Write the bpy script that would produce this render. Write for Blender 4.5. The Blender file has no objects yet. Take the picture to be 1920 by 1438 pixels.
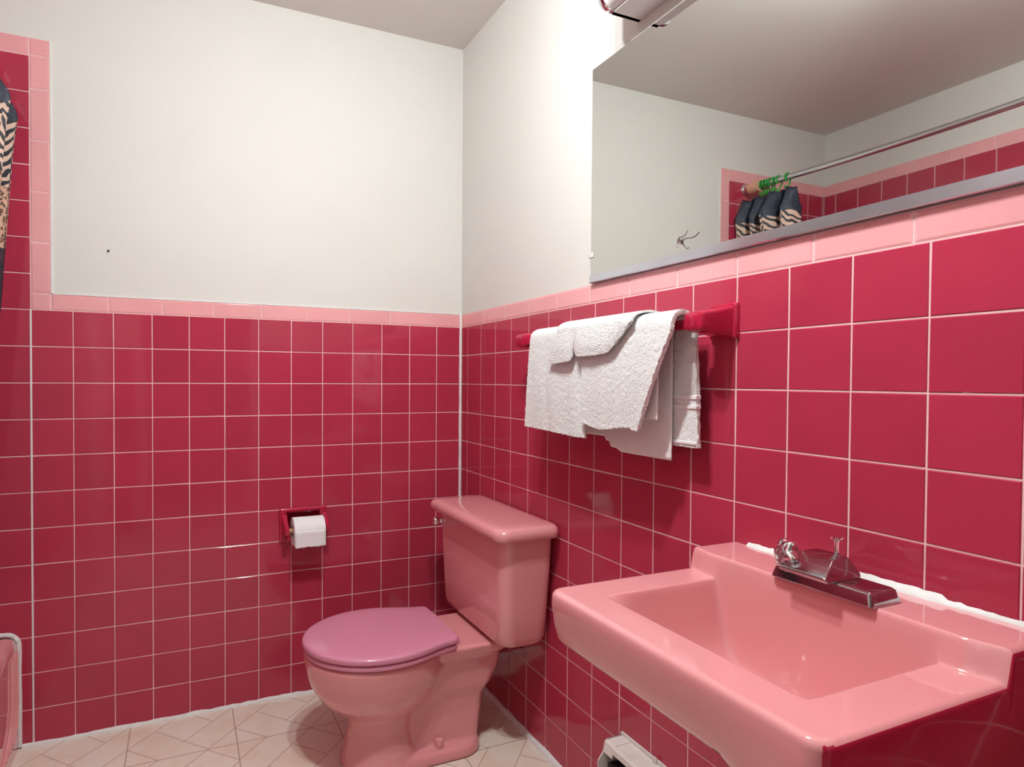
import bpy, bmesh, math, random
from mathutils import Vector, Matrix, Euler
random.seed(7)
sc = bpy.context.scene
COL = sc.collection
PI = math.pi

# ------------------------------------------------------------------ helpers
def lin(c):
    c = c / 255.0
    return c / 12.92 if c <= 0.04045 else ((c + 0.055) / 1.055) ** 2.4
KA = .76
def rgb(r, g, b): return (lin(r) * KA, lin(g) * KA, lin(b) * KA, 1.0)

def empty(name, loc, label, cat, group=None):
    o = bpy.data.objects.new(name, None)
    COL.objects.link(o)
    o.location = loc
    o.empty_display_size = 0.05
    o['label'] = label
    o['category'] = cat
    if group: o['group'] = group
    return o

def tag(o, label, cat, group=None):
    o['label'] = label
    o['category'] = cat
    if group: o['group'] = group
    return o

class MB:
    """collects verts and faces in world space"""
    def __init__(s): s.v = []; s.f = []; s.m = []
    def add(s, vs, fs, mi=0):
        b = len(s.v)
        s.v += [tuple(v) for v in vs]
        for f in fs:
            s.f.append([b + i for i in f]); s.m.append(mi)
        return s
    def box(s, x0, x1, y0, y1, z0, z1, mi=0):
        vs = [(x, y, z) for x in (x0, x1) for y in (y0, y1) for z in (z0, z1)]
        return s.add(vs, [(0, 1, 3, 2), (4, 6, 7, 5), (0, 4, 5, 1), (2, 3, 7, 6), (0, 2, 6, 4), (1, 5, 7, 3)], mi)
    def loft(s, rings, cap0=True, cap1=True, closed=True, mi=0):
        n = len(rings[0]); vs = [p for r in rings for p in r]; fs = []
        for k in range(len(rings) - 1):
            for i in range(n if closed else n - 1):
                j = (i + 1) % n
                fs.append((k * n + i, k * n + j, (k + 1) * n + j, (k + 1) * n + i))
        if cap0: fs.append(tuple(range(n))[::-1])
        if cap1: fs.append(tuple((len(rings) - 1) * n + i for i in range(n)))
        return s.add(vs, fs, mi)
    def lathe(s, prof, origin, axis, n=24, mi=0):
        """prof: list of (radius, distance along axis)"""
        a = Vector(axis).normalized()
        t = Vector((0, 0, 1)) if abs(a.z) < .9 else Vector((1, 0, 0))
        u = a.cross(t).normalized(); w = a.cross(u)
        o = Vector(origin)
        rings = [[o + a * d + (u * math.cos(2 * PI * i / n) + w * math.sin(2 * PI * i / n)) * r for i in range(n)] for r, d in prof]
        return s.loft(rings, mi=mi)
    def tube(s, pts, r, n=10, closed=False, mi=0):
        pts = [Vector(p) for p in pts]; rings = []
        prev = None
        for i, p in enumerate(pts):
            if closed: d = pts[(i + 1) % len(pts)] - pts[i - 1]
            else: d = pts[min(i + 1, len(pts) - 1)] - pts[max(i - 1, 0)]
            d.normalize()
            if prev is None:
                t = Vector((0, 0, 1)) if abs(d.z) < .9 else Vector((1, 0, 0))
                u = d.cross(t).normalized()
            else:
                u = (prev - d * prev.dot(d)).normalized()
            prev = u; w = d.cross(u)
            rr = r[i] if isinstance(r, (list, tuple)) else r
            rings.append([p + (u * math.cos(2 * PI * k / n) + w * math.sin(2 * PI * k / n)) * rr for k in range(n)])
        if closed: rings.append(rings[0])
        return s.loft(rings, cap0=not closed, cap1=not closed, mi=mi)
    def build(s, name, mats, parent=None, smooth=False, bevel=None, angle=35, merge=False, local=None):
        me = bpy.data.meshes.new(name)
        off = Vector((0, 0, 0))
        if local is not None: off = Vector(local)
        elif parent is not None: off = world_loc(parent)
        me.from_pydata([tuple(Vector(v) - off) for v in s.v], [], s.f)
        bm = bmesh.new(); bm.from_mesh(me)
        if merge: bmesh.ops.remove_doubles(bm, verts=bm.verts, dist=1e-5)
        bmesh.ops.recalc_face_normals(bm, faces=bm.faces)
        bm.to_mesh(me); bm.free()
        if not isinstance(mats, (list, tuple)): mats = [mats]
        for m in mats: me.materials.append(m)
        if len(mats) > 1 and len(me.polygons) == len(s.m):
            for p, mi in zip(me.polygons, s.m): p.material_index = mi
        o = bpy.data.objects.new(name, me)
        COL.objects.link(o)
        if parent is not None: o.parent = parent
        if local is not None and parent is None: o.location = off
        if bevel:
            b = o.modifiers.new('bevel', 'BEVEL'); b.width = bevel; b.segments = 3; b.limit_method = 'ANGLE'; b.angle_limit = math.radians(30)
            b.harden_normals = False
        if smooth or bevel:
            for p in me.polygons: p.use_smooth = True
            try: me.set_sharp_from_angle(angle=math.radians(angle if not bevel else 60))
            except Exception: pass
        return o

def world_loc(o):
    v = Vector((0, 0, 0))
    while o is not None:
        v += o.location; o = o.parent
    return v

def rrect(cx, cy, hx, hy, r, z, n=8):
    """rounded rectangle ring in the xy plane"""
    r = min(r, hx - 1e-5, hy - 1e-5); pts = []
    for qx, qy, a0 in ((1, 1, 0), (-1, 1, PI / 2), (-1, -1, PI), (1, -1, 1.5 * PI)):
        for i in range(n + 1):
            a = a0 + PI / 2 * i / n
            pts.append((cx + qx * (hx - r) + r * math.cos(a), cy + qy * (hy - r) + r * math.sin(a), z))
    return pts
def smooth01(t):
    t = max(0.0, min(1.0, t)); return t * t * (3 - 2 * t)
def interp(x, tab):
    if x <= tab[0][0]: return tab[0][1]
    for (a, va), (b, vb) in zip(tab, tab[1:]):
        if x <= b: return va + (vb - va) * (x - a) / (b - a)
    return tab[-1][1]
def interp_s(x, tab):
    """monotone-ish smooth interpolation (catmull)"""
    n = len(tab)
    if x <= tab[0][0]: return tab[0][1]
    if x >= tab[-1][0]: return tab[-1][1]
    for i in range(n - 1):
        if x <= tab[i + 1][0]:
            x0, y0 = tab[i]; x1, y1 = tab[i + 1]; h = x1 - x0; t = (x - x0) / h
            m0 = (y1 - (tab[i - 1][1] if i > 0 else y0)) / (x1 - (tab[i - 1][0] if i > 0 else x0 - h)) if i > 0 else (y1 - y0) / h
            m1 = ((tab[i + 2][1]) - y0) / (tab[i + 2][0] - x0) if i < n - 2 else (y1 - y0) / h
            return (2*t**3-3*t**2+1)*y0 + (t**3-2*t**2+t)*h*m0 + (-2*t**3+3*t**2)*y1 + (t**3-t**2)*h*m1

# ------------------------------------------------------------------ materials
class NT:
    def __init__(s, name):
        s.mat = bpy.data.materials.new(name); s.mat.use_nodes = True
        s.t = s.mat.node_tree; s.b = s.t.nodes['Principled BSDF']
    def n(s, typ, **kw):
        nd = s.t.nodes.new(typ)
        for k, v in kw.items(): setattr(nd, k, v)
        return nd
    def l(s, a, b): s.t.links.new(a, b)
    def math(s, op, a, b=None, c=None):
        nd = s.n('ShaderNodeMath', operation=op)
        for i, v in enumerate((a, b, c)):
            if v is None: continue
            if isinstance(v, (int, float)): nd.inputs[i].default_value = v
            else: s.l(v, nd.inputs[i])
        return nd.outputs[0]
    def mix(s, fac, a, b):
        nd = s.n('ShaderNodeMix', data_type='RGBA')
        for i, v in ((0, fac), (6, a), (7, b)):
            if isinstance(v, (int, float)): nd.inputs[i].default_value = v
            elif isinstance(v, tuple): nd.inputs[i].default_value = v
            else: s.l(v, nd.inputs[i])
        return nd.outputs[2]
    def noise(s, scale, detail=3, rough=.5, vec=None, dist=0.0):
        nd = s.n('ShaderNodeTexNoise'); nd.inputs['Scale'].default_value = scale
        nd.inputs['Detail'].default_value = detail; nd.inputs['Roughness'].default_value = rough
        nd.inputs['Distortion'].default_value = dist
        if vec is None: vec = s.obj()
        s.l(vec, nd.inputs['Vector'])
        return nd.outputs['Fac']
    def obj(s):
        if not hasattr(s, '_tc'): s._tc = s.n('ShaderNodeTexCoord')
        return s._tc.outputs['Object']
    def uv(s):
        s.obj(); return s._tc.outputs['UV']
    def ramp(s, fac, stops):
        nd = s.n('ShaderNodeValToRGB'); e = nd.color_ramp.elements
        while len(e) < len(stops): e.new(0.5)
        for el, (p, c) in zip(e, stops): el.position = p; el.color = c
        s.l(fac, nd.inputs[0]); return nd.outputs[0]
    def bump(s, h, strength=.2, dist=.001):
        nd = s.n('ShaderNodeBump'); nd.inputs['Strength'].default_value = strength; nd.inputs['Distance'].default_value = dist
        s.l(h, nd.inputs['Height']); s.l(nd.outputs[0], s.b.inputs['Normal']); return nd
    def set(s, **kw):
        for k, v in kw.items(): s.b.inputs[k.replace('_', ' ')].default_value = v
        return s

def simple(name, col, rough=.5, metal=0., var=.05, scale=12., coat=0., bump=0., bscale=60.):
    m = NT(name); m.set(Roughness=rough, Metallic=metal, Coat_Weight=coat, Coat_Roughness=.04)
    f = m.noise(scale, 4)
    lo = tuple(c * (1 - var) for c in col[:3]) + (1,); hi = tuple(min(1, c * (1 + var)) for c in col[:3]) + (1,)
    m.l(m.ramp(f, [(.3, lo), (.7, hi)]), m.b.inputs['Base Color'])
    if bump: m.bump(m.noise(bscale, 3), bump, .001)
    return m.mat

RED = rgb(189, 58, 84); PINKT = rgb(250, 178, 182); CER = rgb(241, 162, 167)

def tile_mat(name, col, var=.10, rough=.075):
    m = NT(name); m.set(Roughness=rough)
    m.b.inputs['Specular IOR Level'].default_value = .5
    g = m.n('ShaderNodeNewGeometry')
    isl = g.outputs['Random Per Island']
    f = m.noise(230, 3, .7); f2 = m.noise(9, 3)
    s = m.math('ADD', m.math('MULTIPLY', m.math('SUBTRACT', isl, .5), var), m.math('MULTIPLY', m.math('SUBTRACT', f, .5), .22))
    s = m.math('ADD', s, m.math('MULTIPLY', m.math('SUBTRACT', f2, .5), .18))
    s = m.math('ADD', s, 1.0)
    hs = m.n('ShaderNodeHueSaturation'); hs.inputs['Color'].default_value = col; m.l(s, hs.inputs['Value'])
    m.l(hs.outputs[0], m.b.inputs['Base Color'])
    r = m.math('ADD', m.math('MULTIPLY', m.noise(14, 3), .08), rough - .04); m.l(r, m.b.inputs['Roughness'])
    m.bump(m.noise(16, 2), .05, .004)
    return m.mat
M_RED = tile_mat('glazed_crimson_tile', RED)
M_PINK = tile_mat('glazed_pink_tile', PINKT, .05)
M_GROUT = simple('pale_grout', rgb(246, 206, 208), .8, var=.06, scale=30)
M_CAULK = simple('white_caulk', rgb(244, 243, 243), .55, var=.07, scale=40, bump=.4, bscale=90)
M_CERAM = simple('pink_glazed_ceramic', CER, .07, var=.015, scale=5, coat=.5)
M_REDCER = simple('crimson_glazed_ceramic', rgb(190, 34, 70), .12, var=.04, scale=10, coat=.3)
M_SEAT = simple('mauve_pink_plastic', rgb(228, 150, 178), .12, var=.02, scale=5, coat=.2)
M_CHROME = simple('chrome', (.80, .80, .82, 1), .07, 1., .03)
M_DULLCHROME = simple('dull_chrome', (.46, .44, .46, 1), .12, 1., .06)
M_STEEL = simple('brushed_steel', (.62, .62, .64, 1), .22, 1., .05)
M_WHITEPL = simple('white_plastic', rgb(238, 236, 236), .35, var=.02)
M_BLACK = simple('dark_rubber', rgb(18, 15, 16), .6, var=.2)
M_WOOD = simple('light_wood', rgb(214, 150, 116), .5, var=.1, scale=40)
M_PAPER = simple('white_paper', rgb(252, 252, 255), .9, var=.02, scale=60, bump=.3, bscale=220)
M_HEAT = simple('chipped_white_enamel', rgb(240, 234, 230), .5, var=.10, scale=18, bump=.3, bscale=50)
M_BULB = NT('lit_bulb_glass'); M_BULB.set(Roughness=.4); M_BULB.b.inputs['Base Color'].default_value = (1, 1, 1, 1)
M_BULB.b.inputs['Emission Color'].default_value = (.93, .985, .955, 1); M_BULB.b.inputs['Emission Strength'].default_value = 800; M_BULB = M_BULB.mat
M_OPAL = NT('opal_glass'); M_OPAL.set(Roughness=.2); M_OPAL.b.inputs['Base Color'].default_value = rgb(240, 238, 238)
M_OPAL = M_OPAL.mat

def plaster(name, col):
    m = NT(name); m.set(Roughness=.75)
    f = m.noise(2.3, 4, .6); f2 = m.noise(55, 3)
    c = m.ramp(f, [(.25, tuple(c * .955 for c in col[:3]) + (1,)), (.75, col)])
    m.l(c, m.b.inputs['Base Color']); m.bump(f2, .12, .0012)
    return m.mat
M_WALL = plaster('off_white_plaster', rgb(236, 234, 230))
M_CEIL = plaster('ceiling_paint', rgb(238, 234, 230))

def floor_mat():
    m = NT('cream_vinyl_floor'); m.set(Roughness=.32)
    P = .307
    sep = m.n('ShaderNodeSeparateXYZ'); m.l(m.obj(), sep.inputs[0])
    u = m.math('FRACT', m.math('DIVIDE', m.math('ADD', sep.outputs[0], .846 + 10 * P), P))
    v = m.math('FRACT', m.math('DIVIDE', m.math('ADD', sep.outputs[1], .2197 + 12 * P), P))
    segs = [((0, .28), (.28, 0)), ((.72, 0), (1, .28)), ((0, .72), (.28, 1)), ((.72, 1), (1, .72)), ((0, .28), (.72, 1)),
            ((.25, .51), (.72, .02)), ((.5, .22), (1, .70)), ((.52, .78), (.79, .5))]
    dmin = None
    for (ax, ay), (bx, by) in segs:
        dx, dy = bx - ax, by - ay; L2 = dx * dx + dy * dy
        px = m.math('SUBTRACT', u, ax); py = m.math('SUBTRACT', v, ay)
        t = m.math('DIVIDE', m.math('ADD', m.math('MULTIPLY', px, dx), m.math('MULTIPLY', py, dy)), L2)
        t = m.math('MINIMUM', m.math('MAXIMUM', t, 0.), 1.)
        ex = m.math('SUBTRACT', px, m.math('MULTIPLY', t, dx)); ey = m.math('SUBTRACT', py, m.math('MULTIPLY', t, dy))
        d = m.math('SQRT', m.math('ADD', m.math('MULTIPLY', ex, ex), m.math('MULTIPLY', ey, ey)))
        dmin = d if dmin is None else m.math('MINIMUM', dmin, d)
    joint = m.math('MINIMUM', m.math('MINIMUM', u, m.math('SUBTRACT', 1., u)), m.math('MINIMUM', v, m.math('SUBTRACT', 1., v)))
    def line(d, w, soft):
        mr = m.n('ShaderNodeMapRange'); m.l(d, mr.inputs[0])
        mr.inputs[1].default_value = w; mr.inputs[2].default_value = w + soft; mr.inputs[3].default_value = 1; mr.inputs[4].default_value = 0
        return mr.outputs[0]
    base = m.ramp(m.noise(7, 4, .6), [(.3, rgb(246, 226, 206)), (.5, rgb(253, 240, 226)), (.72, rgb(254, 246, 238))])
    sp = m.noise(90, 4, .7)
    base = m.mix(m.math('MULTIPLY', m.math('GREATER_THAN', sp, .66), .25), base, rgb(214, 176, 150))
    c = m.mix(m.math('MULTIPLY', line(dmin, .003, .006), .62), base, rgb(188, 150, 140))
    c = m.mix(m.math('MULTIPLY', line(joint, .003, .005), .7), c, rgb(160, 112, 106))
    m.l(c, m.b.inputs['Base Color'])
    m.bump(m.math('SUBTRACT', 1., line(dmin, .004, .006)), .12, .001)
    return m.mat
M_FLOOR = floor_mat()

def terry(name, col):
    m = NT(name); m.set(Roughness=.95); m.b.inputs['Sheen Weight'].default_value = .25
    f = m.noise(330, 3, .6); f2 = m.noise(90, 2)
    m.l(m.ramp(f2, [(.2, tuple(c * .95 for c in col[:3]) + (1,)), (.8, col)]), m.b.inputs['Base Color'])
    m.bump(m.math('ADD', f, m.math('MULTIPLY', f2, .5)), .9, .003)
    return m.mat
M_TERRY = terry('white_terry', rgb(253, 254, 255))
M_WEAVE = simple('flat_white_weave', rgb(250, 246, 248), .9, var=.03, scale=60, bump=.35, bscale=300)

def curtain_mat():
    m = NT('animal_print_fabric'); m.set(Roughness=.6)
    uvn = m.uv(); sep = m.n('ShaderNodeSeparateXYZ'); m.l(uvn, sep.inputs[0])   # u along the cloth in metres, v height in metres
    wob = m.math('MULTIPLY', m.math('SUBTRACT', m.noise(6, 2, .5, uvn), .5), .10)
    z = m.math('ADD', sep.outputs[1], wob)
    dark = m.ramp(m.noise(70, 4, .7, uvn), [(.45, rgb(22, 32, 50)), (.62, rgb(50, 56, 82)), (.75, rgb(90, 50, 70))])
    mp = m.n('ShaderNodeMapping'); mp.inputs['Rotation'].default_value = (0, 0, .5); m.l(uvn, mp.inputs[0])
    w = m.n('ShaderNodeTexWave', wave_type='BANDS', bands_direction='Y'); m.l(mp.outputs[0], w.inputs[0])
    w.inputs['Scale'].default_value = 12; w.inputs['Distortion'].default_value = 5.5; w.inputs['Detail'].default_value = 1.0; w.inputs['Detail Scale'].default_value = 1.6
    zeb = m.ramp(w.outputs['Fac'], [(.46, rgb(20, 24, 42)), (.52, rgb(226, 190, 172))])
    vo = m.n('ShaderNodeTexVoronoi', feature='F1'); vo.inputs['Scale'].default_value = 90; m.l(uvn, vo.inputs['Vector'])
    leo = m.ramp(vo.outputs['Distance'], [(.30, rgb(160, 110, 84)), (.36, rgb(34, 26, 30)), (.5, rgb(34, 26, 30)), (.56, rgb(222, 176, 152))])
    dk2 = m.ramp(m.noise(40, 5, .7, uvn), [(.4, rgb(24, 22, 36)), (.6, rgb(74, 44, 58))])
    c = m.mix(m.math('GREATER_THAN', z, 1.49), dk2, leo)
    c = m.mix(m.math('GREATER_THAN', z, 1.67), c, zeb)
    c = m.mix(m.math('GREATER_THAN', z, 1.855), c, dark)
    m.l(c, m.b.inputs['Base Color'])
    return m.mat
M_CURT = curtain_mat()
M_GREEN = simple('green_plastic', rgb(48, 160, 66), .3, var=.05)
M_PEACH = simple('peach_vinyl', rgb(228, 178, 150), .45, var=.05)

def mirror_mat():
    m = NT('silvered_glass'); m.set(Metallic=1., Roughness=.015)
    m.b.inputs['Base Color'].default_value = (.70, .715, .69, 1)
    return m.mat
M_MIRROR = mirror_mat()
M_CHANNEL = simple('aluminium_channel', (.66, .68, .76, 1), .17, 1., .05, 20)
M_GLASSEDGE = simple('dark_glass_edge', rgb(70, 78, 76), .2, var=.05)

# ------------------------------------------------------------------ room dimensions (right wall x=0, back wall y=0)
P = .1095; G = .0024; XL = -2.083; YF = -2.75; H = 2.383; T0 = .004   # T0: tile thickness proud of the plaster
Z0 = 12 * P                    # top of dark tile on the wainscot
ZR = Z0 + .0495                # top of pink rail

def struct(o, parent=None):
    if parent is None: o['kind'] = 'structure'
    return o

# floor and ceiling
o = MB().box(XL - .1, .1, YF - .9, .1, -.12, 0).build('floor', M_FLOOR); struct(o)
o = MB().box(XL - .1, .1, YF - .1, .1, H, H + .1).build('ceiling', M_CEIL); struct(o)

HOLE = (-.668, -.549, .560, .649)     # recess of the paper holder (x0,x1,z0,z1)
b = MB()
x0, x1, z0, z1 = HOLE
b.box(XL - .1, x0, T0, .1, 0, H); b.box(x1, .1, T0, .1, 0, H); b.box(x0, x1, T0, .1, z1, H); b.box(x0, x1, T0, .1, 0, z0); b.box(x0, x1, .085, .1, z0, z1)
wall_back = struct(b.build('wall_back', M_WALL))
wall_right = struct(MB().box(T0, .1, YF - .1, .1, 0, H).build('wall_right', M_WALL))
wall_left = struct(MB().box(XL - .1, XL - T0, YF - .1, .1, 0, H).build('wall_left', M_WALL))
DX0, DX1, DZ = -1.26, -.53, 2.05
b = MB(); b.box(XL - .1, DX0, YF - .1, YF - T0, 0, H); b.box(DX1, .1, YF - .1, YF - T0, 0, H); b.box(DX0, DX1, YF - .1, YF - T0, DZ, H)
wall_front = struct(b.build('wall_front', M_WALL))
o = struct(MB().box(XL, -1.452, YF, -1.56, 0, H).build('wall_alcove', M_WALL))

# tiles -----------------------------------------------------------
def tiles(rects, to_world, normal, bev=.0016, thick=.0037, tilt=.0022):
    """rects (u0,u1,v0,v1); a bevelled slab each, its face tilted by a hair as hand-set tiles are"""
    b = MB(); nrm = Vector(normal)
    for (u0, u1, v0, v1) in rects:
        g = G / 2; u0 += g; u1 -= g; v0 += g; v1 -= g
        if u1 - u0 < .004 or v1 - v0 < .004: continue
        tu, tv = random.gauss(0, tilt), random.gauss(0, tilt)
        c = [(u0, v0), (u1, v0), (u1, v1), (u0, v1)]
        ci = [(u0 + bev, v0 + bev), (u1 - bev, v0 + bev), (u1 - bev, v1 - bev), (u0 + bev, v1 - bev)]
        um, vm = (u0 + u1) / 2, (v0 + v1) / 2
        def w(p, d): return Vector(to_world(*p)) + nrm * (d + tu * (p[0] - um) + tv * (p[1] - vm))
        vs = [w(p, -thick) for p in c] + [w(p, -.0011) for p in c] + [w(p, 0) for p in ci]
        fs = [(8, 9, 10, 11)]
        for k in range(2):
            for i in range(4):
                j = (i + 1) % 4; fs.append((k * 4 + i, k * 4 + j, k * 4 + 4 + j, k * 4 + 4 + i))
        b.add(vs, fs)
    return b
bw = lambda u, v: (u, 0, v)
rw = lambda u, v: (0, u, v)
lw = lambda u, v: (XL, u, v)

def cut(rects, hole):
    hx0, hx1, hz0, hz1 = hole; out = []
    for (a, b_, c, d) in rects:
        if b_ <= hx0 or a >= hx1 or d <= hz0 or c >= hz1: out.append((a, b_, c, d)); continue
        if a < hx0: out.append((a, hx0, c, d))
        if b_ > hx1: out.append((hx1, b_, c, d))
        if c < hz0: out.append((max(a, hx0), min(b_, hx1), c, hz0))
        if d > hz1: out.append((max(a, hx0), min(b_, hx1), hz1, d))
    return out
# back wall: columns from the corner
A0 = .1018
xs = [0.0] + [-(A0 + P * k) for k in range(0, 13)]
XT = xs[-1]                                       # -1.4158 the brighter joint beside the tub
xs2 = [XT] + [XT - P * (k + 1) for k in range(6)] + [XL]
zs = [0.0] + [Z0 - P * j for j in range(11, -1, -1)]
zs = sorted(set([0.0] + [Z0 - P * j for j in range(0, 12)]))
r = [(xs[i + 1], xs[i], zs[j], zs[j + 1]) for i in range(len(xs) - 1) for j in range(len(zs) - 1)]
r += [(xs2[i + 1], xs2[i], zs[j], zs[j + 1]) for i in range(len(xs2) - 1) for j in range(len(zs) - 1)]
q = .10738
zu = [Z0 + q * k for k in range(8)]               # taller tiling over the tub
r += [(xs2[i + 1], xs2[i], zu[j], zu[j + 1]) for i in range(len(xs2) - 1) for j in range(7)]
r = cut(r, (x0 - .004, x1 + .004, z0 - .004, z1 + .004))
tiles(r, bw, (0, -1, 0)).build('tile_field', M_RED, wall_back)
ZT = zu[-1]; ZTT = ZT + .0525; XR = XT + .0525
jb = [-1.3634 + .1535 * k for k in range(9)] + [0.0]
rp = [(jb[i], jb[i + 1], Z0, ZR) for i in range(len(jb) - 1)] + [(XT, XR, Z0, ZR)]
zj = [ZR, 1.5155, 1.667, 1.818, 1.9695, ZT + .002]
rp += [(XT, XR, zj[i], zj[i + 1]) for i in range(5)] + [(XT, XR, ZT + .002, ZTT)]
xx = [XT, XT - .1535, XT - .307, XT - .4605, XT - .614, XL]
rp += [(xx[i + 1], xx[i], ZT, ZTT) for i in range(5)]
tiles(rp, bw, (0, -1, 0), bev=.004, tilt=.0015).build('border_tiles', M_PINK, wall_back)
def grout(rects, to_w, nrm, name, parent):
    b = MB(); n = Vector(nrm)
    for (a, b_, c, d) in rects:
        b.add([Vector(to_w(*p)) - n * .0011 for p in ((a, c), (b_, c), (b_, d), (a, d))] + [Vector(to_w(*p)) - n * .0036 for p in ((a, c), (b_, c), (b_, d), (a, d))],
              [(0, 1, 2, 3), (0, 1, 5, 4), (1, 2, 6, 5), (2, 3, 7, 6), (3, 0, 4, 7)])
    return b.build(name, M_GROUT, parent)
grout(cut([(XL, 0, 0, ZR), (XL, XR, ZR, ZTT)], HOLE), bw, (0, -1, 0), 'grout', wall_back)

# right wall
B0 = .0604
ys = [0.0] + [-(B0 + P * m) for m in range(0, 25)]
ys = [y for y in ys if y > YF] + [YF]
r = [(ys[i + 1], ys[i], zs[j], zs[j + 1]) for i in range(len(ys) - 1) for j in range(len(zs) - 1)]
tiles(r, rw, (-1, 0, 0)).build('tile_field', M_RED, wall_right)
jr = [0, -.0378] + [-.1914 - .1533 * k for k in range(17)]
jr = [y for y in jr if y > YF] + [YF]
tiles([(jr[i + 1], jr[i], Z0, ZR) for i in range(len(jr) - 1)], rw, (-1, 0, 0), bev=.004, tilt=.0015).build('border_tiles', M_PINK, wall_right)
grout([(YF, 0, 0, ZR)], rw, (-1, 0, 0), 'grout', wall_right)
# left wall (over the tub)
yl = [0.0] + [-(.06 + P * m) for m in range(0, 14)]
zl = zs + zu[1:]
r = [(yl[i + 1], yl[i], zl[j], zl[j + 1]) for i in range(len(yl) - 1) for j in range(len(zl) - 1)]
tiles(r, lw, (1, 0, 0)).build('tile_field', M_RED, wall_left)
jl = [0, -.10] + [-.10 - .1535 * (k + 1) for k in range(9)]
tiles([(jl[i + 1], jl[i], ZT, ZTT) for i in range(len(jl) - 1)], lw, (1, 0, 0), bev=.004).build('border_tiles', M_PINK, wall_left)
grout([(-1.56, 0, 0, ZTT)], lw, (1, 0, 0), 'grout', wall_left)
# front wall behind the camera: same wainscot either side of the doorway
fw = lambda u, v: (u, YF, v)
for nm in ('f',):
    xr = [0.0] + [-(.05 + P * k) for k in range(0, 4)] + [DX1 + .06]
    xl_ = [DX0 - .06, -1.40, -1.452]
    r = [(xr[i + 1], xr[i], zs[j], zs[j + 1]) for i in range(len(xr) - 1) for j in range(len(zs) - 1)]
    r += [(xl_[i + 1], xl_[i], zs[j], zs[j + 1]) for i in range(2) for j in range(len(zs) - 1)]
    tiles(r, fw, (0, 1, 0)).build('tile_field', M_RED, wall_front)
    tiles([(-.1535 * (k + 1), -.1535 * k, Z0, ZR) for k in range(3)] + [(-1.452, DX0 - .06, Z0, ZR)], fw, (0, 1, 0), bev=.004).build('border_tiles', M_PINK, wall_front)
    grout([(DX1 + .06, 0, 0, ZR), (-1.452, DX0 - .06, 0, ZR)], fw, (0, 1, 0), 'grout', wall_front)
# doorway casing and a dim hall beyond
M_TRIM = simple('white_gloss_trim', rgb(236, 232, 226), .3, var=.02)
b = MB(); b.box(DX0 - .06, DX0, YF - .1, YF + .014, 0, DZ + .06); b.box(DX1, DX1 + .06, YF - .1, YF + .014, 0, DZ + .06); b.box(DX0, DX1, YF - .1, YF + .014, DZ, DZ + .06)
struct(b.build('door_1', M_TRIM))
M_HALL = plaster('hall_paint', rgb(150, 140, 132))
b = MB(); b.box(XL - .1, .1, YF - .95, YF - .9, 0, H); b.box(XL - .1, XL - .05, YF - .9, YF - .1, 0, H); b.box(.05, .1, YF - .9, YF - .1, 0, H); b.box(XL - .1, .1, YF - .95, YF - .1, H, H + .05)
struct(b.build('wall_hall', M_HALL))

# caulk strips
def strip(name, pts, w, nrm_a, nrm_b, jit=.0015):
    """quarter-round bead along a polyline, a and b the two directions it leans on"""
    b = MB(); A = Vector(nrm_a); B = Vector(nrm_b); rings = []
    n = 60
    for i in range(n + 1):
        t = i / n * (len(pts) - 1); k = min(int(t), len(pts) - 2)
        p = Vector(pts[k]).lerp(Vector(pts[k + 1]), t - k)
        wa = w + random.uniform(-jit, jit); wb = w + random.uniform(-jit, jit)
        rings.append([p - A * .003 - B * .003, p + A * wa - B * .003, p + A * wa * .95 + B * wb * .4, p + A * wa * .5 + B * wb * .85, p + B * wb - A * .003])
    b.loft(rings); return b.build(name, M_CAULK, smooth=True, angle=60)
struct(strip('trim_1', [(-1.445, 0, 0), (0, 0, 0)], .010, (0, -1, 0), (0, 0, 1), .003))
struct(strip('trim_2', [(0, 0, 0), (0, -2.7, 0)], .012, (-1, 0, 0), (0, 0, 1), .003))
struct(strip('trim_3', [(0, 0, .008), (0, 0, ZR)], .0072, (-1, 0, 0), (0, -1, 0), .0006))
# the wider white joint beside the tub
b = MB(); b.box(XT - .0024, XT + .0024, -.0012, .002, .004, Z0); struct(b.build('trim_4', M_CAULK))
# paint line where plaster meets the rail
b = MB(); b.box(XR, 0, -.0006, T0 + .001, ZR - .0005, ZR + .0028); b.box(XR - .0005, XR + .0028, -.0006, T0 + .001, ZR, ZTT); struct(b.build('trim_5', M_CAULK))

# nail in the back wall
o = MB().lathe([(.0018, 0), (.0034, .0015), (.0034, .003), (.001, .0036)], (-1.2104, T0, 1.5066), (0, -1, 0), 10).build('wall_nail', M_BLACK, smooth=True, local=(-1.2104, 0, 1.5066))
tag(o, 'tiny dark nail head in the white wall above the pink tile border', 'nail')

# ------------------------------------------------------------------ bathtub
tub = empty('bathtub', (-1.7675, -.775, 0), 'pink bathtub with fluted apron at the end of the tiled back wall', 'bathtub')
tx, ty = -1.7675, -.7775
hx, hy = .3145, .7715
prof = [(0, 0), (0, .10), (0, .30), (.001, .315), (.005, .329), (.012, .339), (.022, .345), (.035, .347), (.070, .347), (.082, .343), (.090, .334), (.105, .25), (.13, .12), (.17, .075), (.24, .06)]
b = MB(); b.loft([rrect(tx, ty, hx - i, hy - i, max(.008, .03 + i * .5 if i > .05 else .006), z, 6) for i, z in prof])
b.build('tub_shell', M_CERAM, tub, smooth=True, angle=50)
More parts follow.
